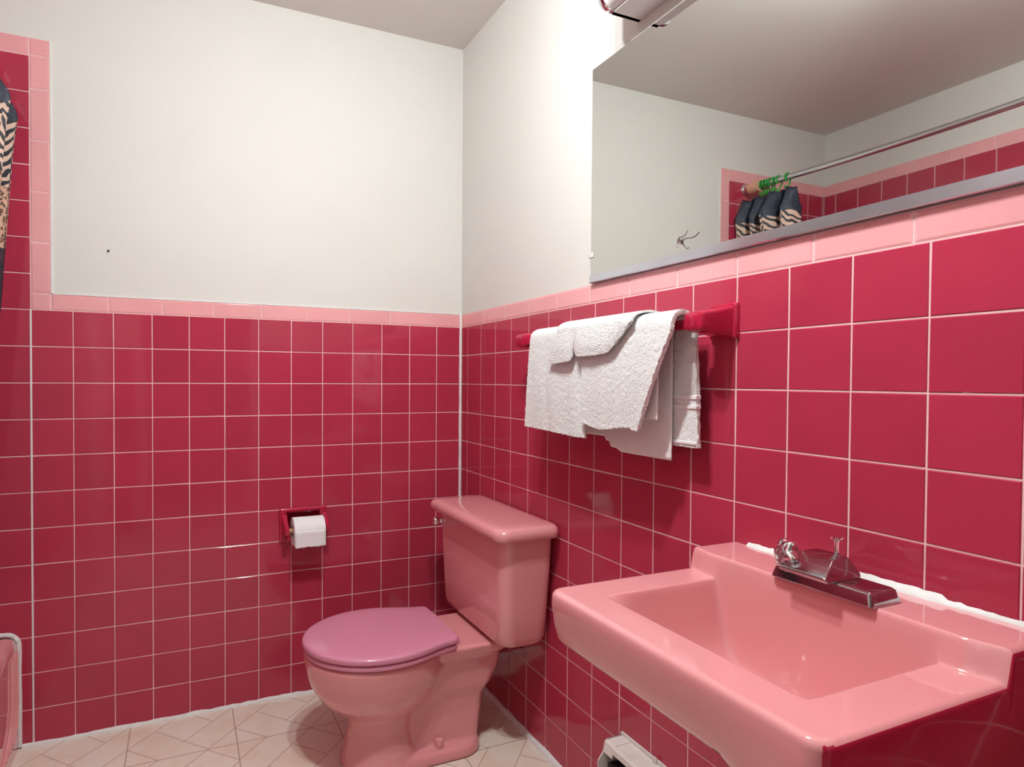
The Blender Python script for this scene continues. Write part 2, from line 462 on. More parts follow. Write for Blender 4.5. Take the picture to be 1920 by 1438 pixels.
# raised apron moulding: fluted uprights that curl outward near the floor
b = MB()
for k in range(4):
    rr = .004
    yb = -.022 - .020 * k
    pts = [(-1.452, yb, .30), (-1.4515, yb, .24), (-1.4515, yb - .001, .16), (-1.4515, yb - .006 - .004 * k, .11), (-1.4515, yb - .02 - .012 * k, .075), (-1.4515, yb - .05 - .02 * k, .05 - .003 * k)]
    sm = []
    for i in range(31):
        t = i / 30 * (len(pts) - 1); kk = min(int(t), len(pts) - 2); sm.append(Vector(pts[kk]).lerp(Vector(pts[kk + 1]), t - kk))
    b.tube(sm, rr, 8)
b.build('apron_fluting', M_CERAM, tub, smooth=True)
# caulk bead along the tub outline on the tiled wall
pts = [(-1.452, -.002, .006), (-1.452, -.002, .30)] + [(-1.452 - .034 + .034 * math.cos(a * PI / 20), -.002, .312 + .034 * math.sin(a * PI / 20)) for a in range(1, 11)] + [(-1.55, -.002, .348), (-2.07, -.002, .348)]
sm = []
for i in range(81):
    t = i / 80 * (len(pts) - 1); kk = min(int(t), len(pts) - 2); sm.append(Vector(pts[kk]).lerp(Vector(pts[kk + 1]), t - kk))
b = MB(); b.tube(sm, [.0078 + random.uniform(-.0008, .0008) for _ in sm], 8); o = b.build('caulk_bead', M_CAULK, tub, smooth=True); o['label'] = 'white caulk bead'

# ------------------------------------------------------------------ shower rod, hooks, curtain
rod = empty('shower_rod', (-1.512, -.005, 2.03), 'chrome shower curtain rod over the bathtub, its flange on crimson tile', 'curtain rod')
def rodz(y): return 2.031 - .020 * math.sin(min(1, max(0, -y / 1.55)) * PI)
b = MB(); b.tube([(-1.512, -.006 - .0775 * i * 1.0, rodz(-.0775 * i)) for i in range(21)], .0125, 16); b.build('rod', M_STEEL, rod, smooth=True)
b = MB(); b.lathe([(.025, 0), (.025, .004), (.022, .012), (.018, .016), (.017, .028)], (-1.512, -.0005, 2.031), (0, -1, 0), 24); b.build('flange', M_CHROME, rod, smooth=True)
b = MB(); b.lathe([(.0145, .0), (.027, .002), (.028, .02), (.026, .04), (.028, .056), (.0145, .058)], (-1.512, -.036, 2.026), (0, -1, 0), 20); o = b.build('sleeve', M_PEACH, rod, smooth=True); o['label'] = 'peach vinyl sleeve'

cur = empty('shower_curtain', (-1.5, -.15, 1.97), 'dark shower curtain with zebra and leopard print bunched at the rod end', 'curtain')
NU, NV = 150, 90
ztop, zbot = 1.975, .42
grid = []; uvs = []
def cpath(t, z):
    y = -.022 - .250 * t
    A = interp(z, [(.42, .030), (1.32, .034), (1.80, .052), (1.88, .060), (1.94, .030), (1.975, .015)])
    c = interp(z, [(.42, -1.60), (1.32, -1.520), (1.88, -1.500), (1.975, -1.4995)])
    ph = 3.4 * 2 * PI * t + .35 * math.sin(3 * z + 5 * t)
    s = math.cos(ph)
    s = math.copysign(abs(s) ** .8, s)
    yy = y + .012 * math.sin(2 * ph + 1.0) * (1 if z < 1.9 else .5)
    return (c + A * s * (1 - .25 * math.sin(9 * t)), min(yy, -.012), z - (.010 * (1 - abs(math.cos(ph))) if z > 1.9 else 0))
b = MB(); vs = []; uvl = []
for j in range(NV + 1):
    z = zbot + (ztop - zbot) * j / NV
    for i in range(NU + 1):
        t = i / NU; vs.append(cpath(t, z)); uvl.append((t * 1.15, z))
fs = [(j * (NU + 1) + i, j * (NU + 1) + i + 1, (j + 1) * (NU + 1) + i + 1, (j + 1) * (NU + 1) + i) for j in range(NV) for i in range(NU)]
b.add(vs, fs); o = b.build('cloth', M_CURT, cur, smooth=True, angle=180)
uvla = o.data.uv_layers.new(name='UVMap')
for lp in o.data.loops: uvla.data[lp.index].uv = uvl[lp.vertex_index]
s = o.modifiers.new('thickness', 'SOLIDIFY'); s.thickness = .0012
# top hem of the curtain
b = MB(); b.tube([Vector(cpath(i / 120, ztop)) + Vector((0, 0, -.004)) for i in range(121)], .0028, 6); b.build('hem', M_CURT, cur, smooth=True)

HK = [-.100, -.114, -.128, -.143, -.160, -.186, -.229]
WHERE = ['green plastic curtain hook closest to the peach sleeve', 'second green curtain hook out from the peach sleeve', 'third green curtain hook out from the peach sleeve',
         'fourth green curtain hook out from the peach sleeve', 'fifth green curtain hook out, last of the tight cluster', 'green curtain hook by itself between the cluster and the last hook',
         'green curtain hook farthest along the bare chrome rod']
first = None
for k, y in enumerate(HK):
    if first is None:
        pts = [(.017 * math.cos(a) , 0, .017 * math.sin(a)) for a in [PI * (-.45 + 1.62 * i / 24) for i in range(25)]]
        pts += [(-.012, 0, -.022), (-.003, 0, -.040), (.004, 0, -.056), (.012, 0, -.050), (.014, 0, -.040)]
        b = MB(); b.tube(pts, .0038, 8)
        b.lathe([(.001, 0), (.004, .0012), (.004, .0038), (.001, .005)], (.014, 0, -.042), (0, 0, 1), 10)
        first = b.build('curtain_hook', M_GREEN, smooth=True, angle=180); o = first
    else:
        o = first.copy(); COL.objects.link(o)
    o.location = (-1.512, y, rodz(y) + .0005); o.rotation_euler = (0, 0, random.uniform(-.35, .35))
    tag(o, WHERE[k], 'curtain hook', 'green hooks on the shower rod')

# ------------------------------------------------------------------ mirror over the sink
MY0, MY1, MZ0, MZ1 = -2.19, -.818, 1.366, 1.9195
mir = empty('wall_mirror', (0, -1.50, MZ0), 'large frameless wall mirror resting in a metal channel above the sink', 'mirror')
b = MB(); b.box(-.008, -.0075, MY0, MY1, MZ0 + .001, MZ1); b.build('glass', M_MIRROR, mir)
b = MB(); b.box(-.0074, .0035, MY0, MY1, MZ0 + .001, MZ1); b.build('glass_edge', M_GLASSEDGE, mir)
prf = [(.0035, MZ0 - .001), (-.0108, MZ0 - .001), (-.0124, MZ0 + .0005), (-.0108, MZ0 + .0195), (-.0086, MZ0 + .0205), (-.0084, MZ0 + .002), (.0035, MZ0 + .002)]
b = MB(); b.loft([[(x, y, z) for x, z in prf] for y in (MY0, MY1 + .001)]); b.build('bottom_channel', M_CHANNEL, mir)
def clip(y, z):
    b = MB(); b.box(-.0115, -.0085, y - .012, y + .004, z - .006, z + .006); b.box(-.0115, .0035, y + .001, y + .006, z - .006, z + .006); b.box(-.001, .0035, y + .004, y + .013, z - .006, z + .006)
    b.lathe([(.003, 0), (.003, .002), (.001, .003)], (-.001, y + .009, z), (-1, 0, 0), 10)
    b.build('mirror_clip', M_WHITEPL, mir, bevel=.001)
clip(MY1, 1.437)
# small hook stuck on the mirror
hk = empty('wire_hook', (-.008, -1.126, 1.411), 'small clear-backed wire hook stuck on the mirror glass above its lower channel', 'hook')
b = MB(); b.lathe([(.006, 0), (.006, .003), (.004, .006), (.001, .0065)], (-.0085, -1.126, 1.411), (-1, 0, 0), 14); b.build('pad', M_DULLCHROME, hk, smooth=True)
b = MB(); b.tube([(-.0135, -1.126, 1.413), (-.018, -1.134, 1.4165), (-.020, -1.146, 1.415), (-.022, -1.156, 1.4175), (-.024, -1.163, 1.424)], .0011, 6); b.tube([(-.0135, -1.126, 1.409), (-.018, -1.127, 1.402), (-.021, -1.131, 1.396), (-.023, -1.136, 1.396)], .0013, 6)
b.build('wire', M_DULLCHROME, hk, smooth=True)

# ------------------------------------------------------------------ vanity light above the mirror
FY0, FY1, FZ = -1.585, -.972, 1.962
van = empty('vanity_light', (0, (FY0 + FY1) / 2, FZ), 'bar light with white curved diffuser and chrome end caps above the mirror', 'wall light')
def fprof(g=0.0):
    pts = [(0.0035, FZ + g), (-.078, FZ + g)]
    for i in range(13):
        a = PI / 2 * i / 12; pts.append((-.078 - (.037 - g) * math.sin(a), FZ + .037 - (.037 - g) * math.cos(a)))
    for i in range(13):
        a = PI / 2 * i / 12; pts.append((-.078 - (.037 - g) * math.cos(a), FZ + .103 + (.037 - g) * math.sin(a)))
    pts += [(0.0035, FZ + .140 - g)]
    return pts
b = MB(); b.loft([[(x, y, z) for x, z in fprof(.003)] for y in (FY0 + .004, FY1 - .004)]); b.build('diffuser', M_OPAL, van, smooth=True, angle=30)
b = MB(); b.box(-.076, .0035, FY0 + .002, FY1 - .002, FZ - .0015, FZ + .002); b.build('base_pan', M_WHITEPL, van)
for y in (FY0, FY1):
    s_ = 1 if y == FY1 else -1
    b = MB(); R0 = [[(x, yy, z) for x, z in fprof(g)] for g, yy in ((.003, y - s_ * .016), (0, y - s_ * .016), (-.0015, y - s_ * .012), (-.0015, y - s_ * .003), (0, y), (.006, y), (.006, y - s_ * .003))]
    b.loft(R0, cap0=False, cap1=True); b.build('end_cap', M_CHROME, van, smooth=True, angle=40)

# ------------------------------------------------------------------ ceiling light (lights the room)
LX, LY = -.68, -1.30
LH = 2.285
cl = empty('ceiling_light', (LX, LY, H), 'short-stemmed ceiling light with metal pan and two flood bulbs in the middle of the ceiling', 'ceiling light')
b = MB(); b.lathe([(.06, 0), (.06, .012), (.02, .022), (.010, .024), (.010, H - LH + .002)], (LX, LY, H - .0005), (0, 0, -1), 24); b.build('stem', M_WHITEPL, cl, smooth=True, angle=40)
b = MB(); b.lathe([(.02, -.002), (.10, .004), (.135, .02), (.132, .022), (.10, .010), (.02, .004)], (LX, LY, LH), (0, 0, -1), 40); b.build('pan', M_WHITEPL, cl, smooth=True)
for s_ in (-1, 1):
    bx, by = LX + s_ * .060, LY - s_ * .045
    b = MB(); b.lathe([(.018, 0), (.02, .03), (.016, .036)], (bx, by, LH - .006), (0, 0, -1), 16); b.build('socket', M_WHITEPL, cl, smooth=True)
    b = MB(); b.lathe([(.013, 0), (.015, .010), (.024, .022), (.026, .026), (.025, .0265)], (bx, by, LH - .040), (0, 0, -1), 20); bl = b.build('bulb', M_WHITEPL, cl, smooth=True)
    b = MB(); b.lathe([(.025, .0260), (.027, .034), (.026, .042), (.020, .050), (.011, .0545), (.002, .056)], (bx, by, LH - .040), (0, 0, -1), 20); b.build('lens', M_BULB, bl, smooth=True)

# ------------------------------------------------------------------ towel bar
bar = empty('towel_bar', (0, -.92, 1.222), 'crimson ceramic towel bar on the tiled wall, hung with white towels', 'towel bar')
BZ, BX = 1.222, -.072
b = MB(); b.box(BX - .009, BX + .009, -1.235, -.605, BZ - .010, BZ + .010); b.build('bar', M_REDCER, bar, bevel=.003)
def ring_yz(x, cy, cz, hy_, hz_, r_, n=5): return [(x, p[0], p[1]) for p in [(q_[0], q_[1]) for q_ in rrect(cy, cz, hy_, hz_, r_, 0, n)]]
for yc, s_ in ((-1.240, 1), (-.590, -1)):
    b = MB()
    b.loft([ring_yz(.001, yc, 1.229, .033, .035, .006), ring_yz(-.007, yc, 1.229, .033, .035, .006), ring_yz(-.011, yc, 1.229, .030, .032, .006)])
    b.loft([ring_yz(-.008, yc, 1.2285, .028, .0305, .008), ring_yz(-.022, yc, 1.2275, .0245, .028, .008), ring_yz(-.050, yc, 1.2265, .0235, .0225, .008),
            ring_yz(-.078, yc, 1.2265, .0235, .0195, .008), ring_yz(-.086, yc, 1.2265, .021, .017, .008), ring_yz(-.089, yc, 1.2265, .015, .011, .006)])
    b.build('post', M_REDCER, bar, smooth=True, angle=40)

# towels: a cloth draped over the bar; s runs -1 front hem .. 0 top .. 1 back hem
def drape(name, span, xf, xb, zf, zb, mat, label, th, top, seed=0, ny=80, fuzz=.0010, waves=(), bulge=.0, local=None, edge_round=0.0, nf=60, nb=40):
    rnd = random.Random(seed); ph = [rnd.uniform(0, 6.28) for _ in range(8)]
    zt = BZ + .010 + top
    cx_, rx, rz = (xf + xb) / 2, abs(xf - xb) / 2, .022
    S = [(-1 + .92 * i / nf) for i in range(nf + 1)] + [(-.08 + .16 * i / 14) for i in range(1, 14)] + [(.08 + .92 * i / nb) for i in range(nb + 1)]
    vs = []; cols = ny + 1
    for s in S:
        for i in range(cols):
            t = i / ny
            ya, yb = span(s); y = ya + (yb - ya) * t
            if s <= -.08:
                d = (-s - .08) / .92; x = xf; z = (zt - rz) + (zf(t) - (zt - rz)) * d
                w = sum(a * math.sin(f * t * 2 * PI + ph[k] + g * d) for k, (a, f, g) in enumerate(waves))
                x += -abs(w) * (.25 + .75 * d) - bulge * math.sin(PI * min(1, d * 1.05)) * (.6 + .4 * math.sin(PI * t))
            elif s < .08:
                a = PI - PI * (s + .08) / .16; x = cx_ + rx * math.cos(a); z = zt - rz + rz * math.sin(a)
            else:
                d = (s - .08) / .92; x = xb; z = (zt - rz) + (zb(t) - (zt - rz)) * d
                w = sum(a * .4 * math.sin(f * t * 2 * PI + ph[k] + g * d) for k, (a, f, g) in enumerate(waves)); x += abs(w) * d * .5
            q_ = fuzz * (rnd.random() - .5) * 2
            vs.append((x + q_, y + (rnd.random() - .5) * fuzz * (1.2 if i in (0, ny) else .3), z + (rnd.random() - .5) * fuzz * (2 if s in (-1, 1) else .4)))
    n = len(S)
    b = MB(); b.add(vs, [(j * cols + i, j * cols + i + 1, (j + 1) * cols + i + 1, (j + 1) * cols + i) for j in range(n - 1) for i in range(ny)])
    o = b.build(name, mat, smooth=True, angle=180, local=local or (xf, vs[0][1], BZ))
    m_ = o.modifiers.new('thickness', 'SOLIDIFY'); m_.thickness = th; m_.offset = 0
    if mat is M_TERRY:
        bv = o.modifiers.new('round', 'BEVEL'); bv.width = th * .42; bv.segments = 3; bv.limit_method = 'ANGLE'; bv.angle_limit = math.radians(60)
    tag(o, label, 'towel', 'white towels on the crimson bar')
    return o
BZF = lambda t: 1.03
def bath_back(t):      # t=0 at the sink side
    y = -1.155 + (1.155 - .865) * t
    return interp(y, [(-1.155, .9445), (-1.00, .945), (-.985, .952), (-.962, .954), (-.958, .966), (-.945, .968), (-.940, .977), (-.865, .977)])
drape('bath_towel', lambda s: (-1.155, -.865), -.0905, -.0535, BZF, bath_back, M_WEAVE,
      'thin white bath towel whose hem hangs lowest, behind the two thick folded towels',   .0035, .0080, 3, fuzz=.0002, waves=((.0012, 1.5, .5),))
def r_span(s):
    if s < 0:
        d = -s
        return (interp(d, [(0, -1.214), (.15, -1.214), (.5, -1.175), (1, -1.122)]), -.936 + .004 * d)
    return (-1.203 - .012 * s, -.99)
hr = drape('hand_towel', r_span, -.1100, -.0400, lambda t: 1.009 - .006 * math.sin(PI * t) + .004 * math.sin(7 * t) - .004 * (t < .1), lambda t: .976, M_TERRY,
      'thick white hand towel folded over the bar next to the sink-side post', .010, .0168, 5, waves=((.0040, .7, .6), (.002, 2.2, 2.)), bulge=.004)
hl = drape('hand_towel', lambda s: (-.9295 + .002 * max(0, -s), -.690 + (.022 * max(0, -s))), -.1050, -.0400, lambda t: .9725 + .010 * t, lambda t: 1.0, M_TERRY,
      'thick white hand towel folded over the bar at its toilet end', .010, .0168, 9, waves=((.0040, .8, .4), (.002, 2.4, 2.)), bulge=.004)
for v in hl.data.vertices:      # the towel rolls back at the seam between the two
    if v.co.x < .03:
        dy = v.co.y + hl.location.y + .9295
        v.co.x += .007 * math.exp(-(dy / .016) ** 2)
# woven hem bands on the sink-side towel's back drop
for zc, hz in ((1.078, .004), (1.058, .0035), (.985, .003)):
    b = MB(); b.box(-.0470, -.0335, -1.2130, -1.150, zc - hz, zc + hz); b.build('hem_band', M_WEAVE, hr, bevel=.001)
# washcloth draped over both towels, gathered in two lobes
def wz(t):
    y = -1.118 + (1.118 - .800) * t
    return interp_s(y, [(-1.118, 1.236), (-1.085, 1.205), (-1.055, 1.180), (-1.035, 1.171), (-.935, 1.168), (-.920, 1.176), (-.912, 1.186), (-.903, 1.164), (-.895, 1.158), (-.82, 1.153), (-.80, 1.156)])
def wspan(s):
    return (-1.116, -.802 - .045 * (1 + s if s < 0 else 1))
wc = drape('washcloth', wspan, -.1255, -.0265, wz, lambda t: 1.13, M_TERRY, 'small white washcloth draped in two lobes over the tops of the folded towels', .005, .0270, 11,
      fuzz=.0006, bulge=.002, ny=120)
# the pinch between its two lobes
for v in wc.data.vertices:
    yy = v.co.y + wc.location.y; zz = v.co.z + BZ
    if v.co.x < .02:
        k = max(0, min(1, (1.25 - zz) / .06))
        v.co.x -= .007 * k * (1 - math.exp(-((yy + .912) / .014) ** 2)) * (.5 + .5 * math.cos((yy + .98) * 14)) - .000
# ------------------------------------------------------------------ toilet paper holder and roll
PX0, PX1, PZ0, PZ1 = -.691, -.527, .5410, .6625
hold = empty('paper_holder', (-.6085, 0, .60), 'crimson ceramic toilet paper holder recessed in the tiled back wall', 'toilet paper holder')
hxa, hxb, hza, hzb = HOLE
b = MB()
def rc(xa, xb, za, zb, y): return [(xa, y, za), (xb, y, za), (xb, y, zb), (xa, y, zb)]
e = .003
rings = [rc(PX0, PX1, PZ0, PZ1, -.0005), rc(PX0, PX1, PZ0, PZ1, -.006), rc(PX0 + .004, PX1 - .004, PZ0 + .004, PZ1 - .004, -.010),
         rc(hxa + e - .006, hxb - e + .006, hza + e - .006, hzb - e + .006, -.010), rc(hxa + e, hxb - e, hza + e, hzb - e, -.006), rc(hxa + e, hxb - e, hza + e, hzb - e, .05), rc(hxa + .02, hxb - .02, hza + .02, hzb - .02, .062)]
b.loft(rings, cap0=False, cap1=True); b.build('niche', M_REDCER, hold, bevel=.0015)
for xc in (-.6735, -.5345):
    b = MB()
    def rz_(y, zc, hz, hx_): return [(xc + p[0], y, zc + p[1]) for p in [(q_[0], q_[1]) for q_ in rrect(0, 0, hx_, hz, .006, 0, 4)]]
    b.loft([rz_(-.008, .602, .038, .0105), rz_(-.020, .600, .030, .009), rz_(-.045, .597, .020, .0085), rz_(-.066, .594, .015, .008), rz_(-.074, .593, .010, .006)])
    b.build('arm', M_REDCER, hold, smooth=True, angle=45)
b = MB(); b.lathe([(.006, 0), (.0085, .003), (.0085, .125), (.006, .128)], (-.668, -.056, .594), (1, 0, 0), 16); o = b.build('roller', M_WOOD, hold, smooth=True); o['label'] = 'pale wooden roller'
RX0, RX1, RY, RZ = -.6545, -.5495, -.058, .5915
roll = empty('toilet_paper_roll', ((RX0 + RX1) / 2, RY, RZ), 'white toilet paper roll on the crimson ceramic holder', 'toilet paper')
b = MB(); RR = .048; RI = .020
ring = lambda x, r_: [(x, RY + r_ * math.cos(2 * PI * i / 48), RZ + r_ * math.sin(2 * PI * i / 48)) for i in range(48)]
rings = [ring(RX0, RI), ring(RX0, RR - .002), ring(RX0 + .001, RR), ring(RX1 - .001, RR), ring(RX1, RR - .002), ring(RX1, RI)]
b.loft(rings + [rings[0]], cap0=False, cap1=False); b.build('paper', M_PAPER, roll, smooth=True, angle=40)
b = MB(); b.loft([ring(RX0 + .0005, RI + .0002), ring(RX0 + .0005, RI - .0014), ring(RX1 - .0005, RI - .0014), ring(RX1 - .0005, RI + .0002), ring(RX0 + .0005, RI + .0002)], cap0=False, cap1=False)
b.build('core', simple('grey_card', rgb(176, 158, 140), .8, var=.05), roll, smooth=True, angle=40)
b = MB(); vs = []
n_ = 14
for i in range(n_ + 1):
    z = RZ + .010 - i * (.0105 + .0445) / n_
    yy = RY - math.sqrt(max(0, (RR + .0012) ** 2 - (z - RZ) ** 2)) if z > RZ else RY - RR - .0012
    for j in range(13):
        t = j / 12; vs.append((RX0 + .001 + (RX1 - RX0 - .002) * t, yy - .0004 * math.sin(3 * t + i * .4), z - (.0012 * math.sin(11 * t) + .0015 * math.sin(27 * t) if i == n_ else 0)))
b.add(vs, [(i * 13 + j, i * 13 + j + 1, i * 13 + 14 + j, i * 13 + 13 + j) for i in range(n_) for j in range(12)])
o = b.build('loose_sheet', M_PAPER, roll, smooth=True, angle=180); o.modifiers.new('t', 'SOLIDIFY').thickness = .0005

# ------------------------------------------------------------------ toilet
YC = -.443
toi = empty('toilet', (-.35, YC, 0), 'pink two-piece toilet with mauve closed seat in the tiled corner', 'toilet')
def egg(x0, x1, hw, z, xm=None, n=56, p=2.0, rear=None):
    """egg outline: tip at x0 (towards the room), back at x1"""
    xm = xm if xm is not None else x0 + (x1 - x0) * .52
    pts = []
    for i in range(n):
        a = 2 * PI * i / n
        c, s = math.cos(a), math.sin(a)
        x = xm + (c * (x1 - xm) if c > 0 else c * (xm - x0)); y = hw * math.copysign(abs(s) ** (2 / p), s)
        pts.append((x, YC + y, z))
    return pts
b = MB()
# bowl
b.loft([egg(x0_, x1_, hw, z, xm) for z, x0_, x1_, hw, xm in
        [(.130, -.52, -.40, .05, -.46), (.150, -.565, -.36, .088, -.46), (.175, -.607, -.33, .118, -.465), (.205, -.640, -.30, .140, -.475), (.240, -.663, -.28, .156, -.48), (.280, -.677, -.26, .166, -.485), (.318, -.684, -.255, .172, -.485), (.330, -.685, -.255, .173, -.485), (.337, -.681, -.257, .169, -.485)]])
# pedestal column, flaring to the floor
b.loft([egg(x0_, x1_, hw, z) for z, x0_, x1_, hw in
        [(.002, -.580, -.34, .112), (.02, -.578, -.34, .111), (.06, -.566, -.36, .100), (.11, -.556, -.37, .093), (.16, -.560, -.36, .098), (.20, -.57, -.34, .11)]])
# trapway body behind
def rr2(xa, xb, hy_, r_, z): return rrect((xa + xb) / 2, YC, (xb - xa) / 2, hy_, r_, z, 7)
b.loft([rr2(xa, xb, hy_, r_, z) for z, xa, xb, hy_, r_ in
        [(.002, -.50, -.175, .070, .03), (.05, -.50, -.160, .066, .035), (.12, -.50, -.150, .066, .035), (.165, -.50, -.148, .072, .035), (.20, -.50, -.128, .085, .035), (.25, -.48, -.108, .094, .035), (.30, -.46, -.100, .098, .035), (.338, -.42, -.100, .099, .035)]])
# deck under the tank
b.loft([rr2(xa, xb, hy_, .03, z) for z, xa, xb, hy_ in [(.296, -.38, -.105, .095), (.308, -.40, -.098, .118), (.334, -.40, -.095, .128), (.340, -.395, -.098, .124)]])
# foot plate
b.loft([rr2(xa, xb, hy_, .075, z) for z, xa, xb, hy_ in [(.001, -.50, -.158, .106), (.024, -.50, -.160, .105), (.032, -.498, -.166, .099), (.036, -.49, -.18, .08)]])
o = b.build('bowl', M_CERAM, toi, smooth=True, angle=180)
rm = o.modifiers.new('fuse', 'REMESH'); rm.mode = 'VOXEL'; rm.voxel_size = .0045; rm.use_smooth_shade = True
smo = o.modifiers.new('glaze', 'SMOOTH'); smo.factor = .5; smo.iterations = 9
# seat ring and lid
def seat_outline(grow, z, n=30):
    # half outline from the tip to the rear, mirrored
    tab = []
    xt = -.6875
    for i in range(n + 1):
        a = PI / 2 * i / n
        tab.append((-.478 - (-.478 - xt) * math.cos(a) , .1815 * math.sin(a)))
    tab += [(-.45, .1805), (-.42, .176), (-.39, .168), (-.36, .157), (-.33, .146), (-.305, .139), (-.285, .136), (-.276, .133), (-.272, .127)]
    pts = [(x - (grow if i == 0 else grow * math.cos(min(PI / 2, PI / 2 * i / n))) , y + grow * math.sin(min(PI / 2, PI / 2 * i / n))) for i, (x, y) in enumerate(tab)]
    return [(x, YC + y, z) for x, y in pts] + [(x, YC - y, z) for x, y in pts[:0:-1]]
b = MB(); b.loft([seat_outline(g, z) for g, z in [(-.012, .339), (-.005, .3395), (-.0025, .343), (-.0025, .350), (-.006, .3535), (-.014, .354)]])
b.build('seat_ring', M_SEAT, toi, smooth=True, angle=60)
b = MB(); b.loft([seat_outline(g, z) for g, z in [(-.010, .3575), (-.001, .3578), (.0008, .361), (.0008, .369), (-.0015, .3728), (-.006, .3745), (-.016, .3758), (-.05, .3765)]])
b.build('seat_lid', M_SEAT, toi, smooth=True, angle=60)
for sy in (-1, 1):
    b = MB(); b.loft([rrect(-.268, YC + sy * .078, hx_, hy_, .005, z, 5) for z, hx_, hy_ in [(.3405, .018, .022), (.350, .018, .022), (.360, .016, .020), (.365, .011, .016)]])
    b.build('seat_hinge', M_SEAT, toi, smooth=True, angle=40)
# tank
def tank_ring(z, xa, xb, hy_, r_): return rrect((xa + xb) / 2, YC - .001, (xb - xa) / 2, hy_, r_, z, 8)
b = MB(); b.loft([tank_ring(z, xa, xb, hy_, r_) for z, xa, xb, hy_, r_ in
    [(.3415, -.135, -.045, .165, .03), (.347, -.160, -.030, .196, .04), (.358, -.170, -.022, .208, .042), (.375, -.175, -.018, .214, .042), (.45, -.177, -.015, .220, .040), (.58, -.179, -.012, .228, .036), (.664, -.180, -.012, .232, .034)]])
b.build('tank', M_CERAM, toi, smooth=True, angle=50)
b = MB(); b.loft([tank_ring(z, xa, xb, hy_, r_) for z, xa, xb, hy_, r_ in
    [(.6655, -.190, -.008, .242, .03), (.6665, -.207, -.006, .253, .035), (.671, -.211, -.005, .257, .036), (.684, -.212, -.005, .258, .036), (.694, -.209, -.007, .255, .036), (.700, -.201, -.012, .247, .036), (.7025, -.190, -.02, .236, .036), (.7035, -.16, -.04, .20, .036)]])
b.build('tank_lid', M_CERAM, toi, smooth=True, angle=60)
b = MB(); b.lathe([(.011, 0), (.012, .004), (.009, .007), (.007, .012), (.010, .014), (.0145, .018), (.0150, .026), (.012, .032), (.004, .034)], (-.179, -.238, .629), (-1, 0, 0), 18)
o = b.build('flush_lever', M_CHROME, toi, smooth=True, angle=180); o['label'] = 'chrome flush lever'
b = MB(); b.lathe([(.013, 0), (.0135, .003), (.0135, .016), (.012, .021), (.006, .023), (.001, .0235)], (-.304, YC - .0735, .036), (0, 0, 1), 20); b.build('bolt_cap', M_CERAM, toi, smooth=True, angle=50)
b = MB(); b.lathe([(.010, 0), (.010, .012), (.005, .013), (.005, .022)], (-.075, YC - .150, .3425), (0, 0, -1), 8); b.lathe([(.022, 0), (.022, .008)], (-.075, YC - .150, .3425), (0, 0, -1), 16)
b.build('tank_bolt', M_BLACK, toi)

# ------------------------------------------------------------------ wall hung sink
SX0, SX1, SY0, SY1 = -.428, -.001, -1.742, -1.262     # front, wall, sink-side ends
ZRIM, ZLED = .760, .7985
sink = empty('wall_sink', (-.2, (SY0 + SY1) / 2, .67), 'pink rectangular wall-hung sink with raised back ledge, its front overhanging the floor', 'sink')
CR = .026
def sdf_in(x, y):
    """distance inside the outline (front corners rounded, wall side open)"""
    dx = x - SX0; dy = min(y - SY0, SY1 - y)
    if dx < CR and dy < CR: return CR - math.hypot(CR - dx, CR - dy)
    return min(dx, dy)
def mapxy(x, y):
    dx = x - SX0; lo = y - SY0; hi = SY1 - y
    d = min(lo, hi)
    if dx < CR and d < CR:
        a = (CR - dx) / CR; c = (CR - d) / CR
        a2 = a * math.sqrt(1 - c * c / 2); c2 = c * math.sqrt(1 - a * a / 2)
        x = SX0 + CR - CR * a2; nd = CR - CR * c2
        y = SY0 + nd if lo < hi else SY1 - nd
    return x, y
BX0, BX1, BY0, BY1, BD = -.360, -.108, -1.676, -1.330, .142
def sink_z(x, y):
    dend = min(y - SY0, SY1 - y)
    led_x = -.1135 + .010 * (1 - smooth01(dend / .05))
    led = smooth01((x - led_x + .009) / .013)
    z = ZRIM + (ZLED - ZRIM) * led
    tl, tr, tf, tb = BY1 - y, y - BY0, x - BX0, (led_x + .0005) - x
    if min(tl, tr, tf, tb) > 0:
        def f(t, s_):
            return 1 - math.exp(-(t / s_) ** 1.25)
        dep = f(tl, .026) * f(tr, .026) * f(tf, .045) * f(tb, .0065)
        z -= BD * dep + (ZLED - ZRIM) * 0
    d = sdf_in(x, y)
    r_ = .011
    if d < r_: z -= r_ - math.sqrt(max(0, r_ * r_ - (r_ - d) ** 2))
    return z
def samples(a, b_, specials):
    """sorted coordinates with finer steps near the special places"""
    out = [a]; x = a
    while x < b_ - 1e-6:
        st = .012
        for c, near, fine in specials:
            dd = abs(x - c); 
            if dd < near: st = min(st, fine + (.012 - fine) * (dd / near) ** 1.5)
        x = min(b_, x + st); out.append(x)
    return out
gx = samples(SX0, SX1, [(SX0, .04, .0012), (BX0, .05, .002), (-.118, .03, .0008), (-.105, .02, .0009)])
gy = samples(SY0, SY1, [(SY0, .04, .0012), (SY1, .04, .0012), (BY0, .05, .0018), (BY1, .05, .0018)])
if len(gy) % 2 == 0: pass
b = MB(); vs = []
NX, NY = len(gx), len(gy)
for x in gx:
    for y in gy:
        X, Y = mapxy(x, y); vs.append((X, Y, sink_z(X, Y)))
fs = [(i * NY + j, i * NY + j + 1, (i + 1) * NY + j + 1, (i + 1) * NY + j) for i in range(NX - 1) for j in range(NY - 1)]
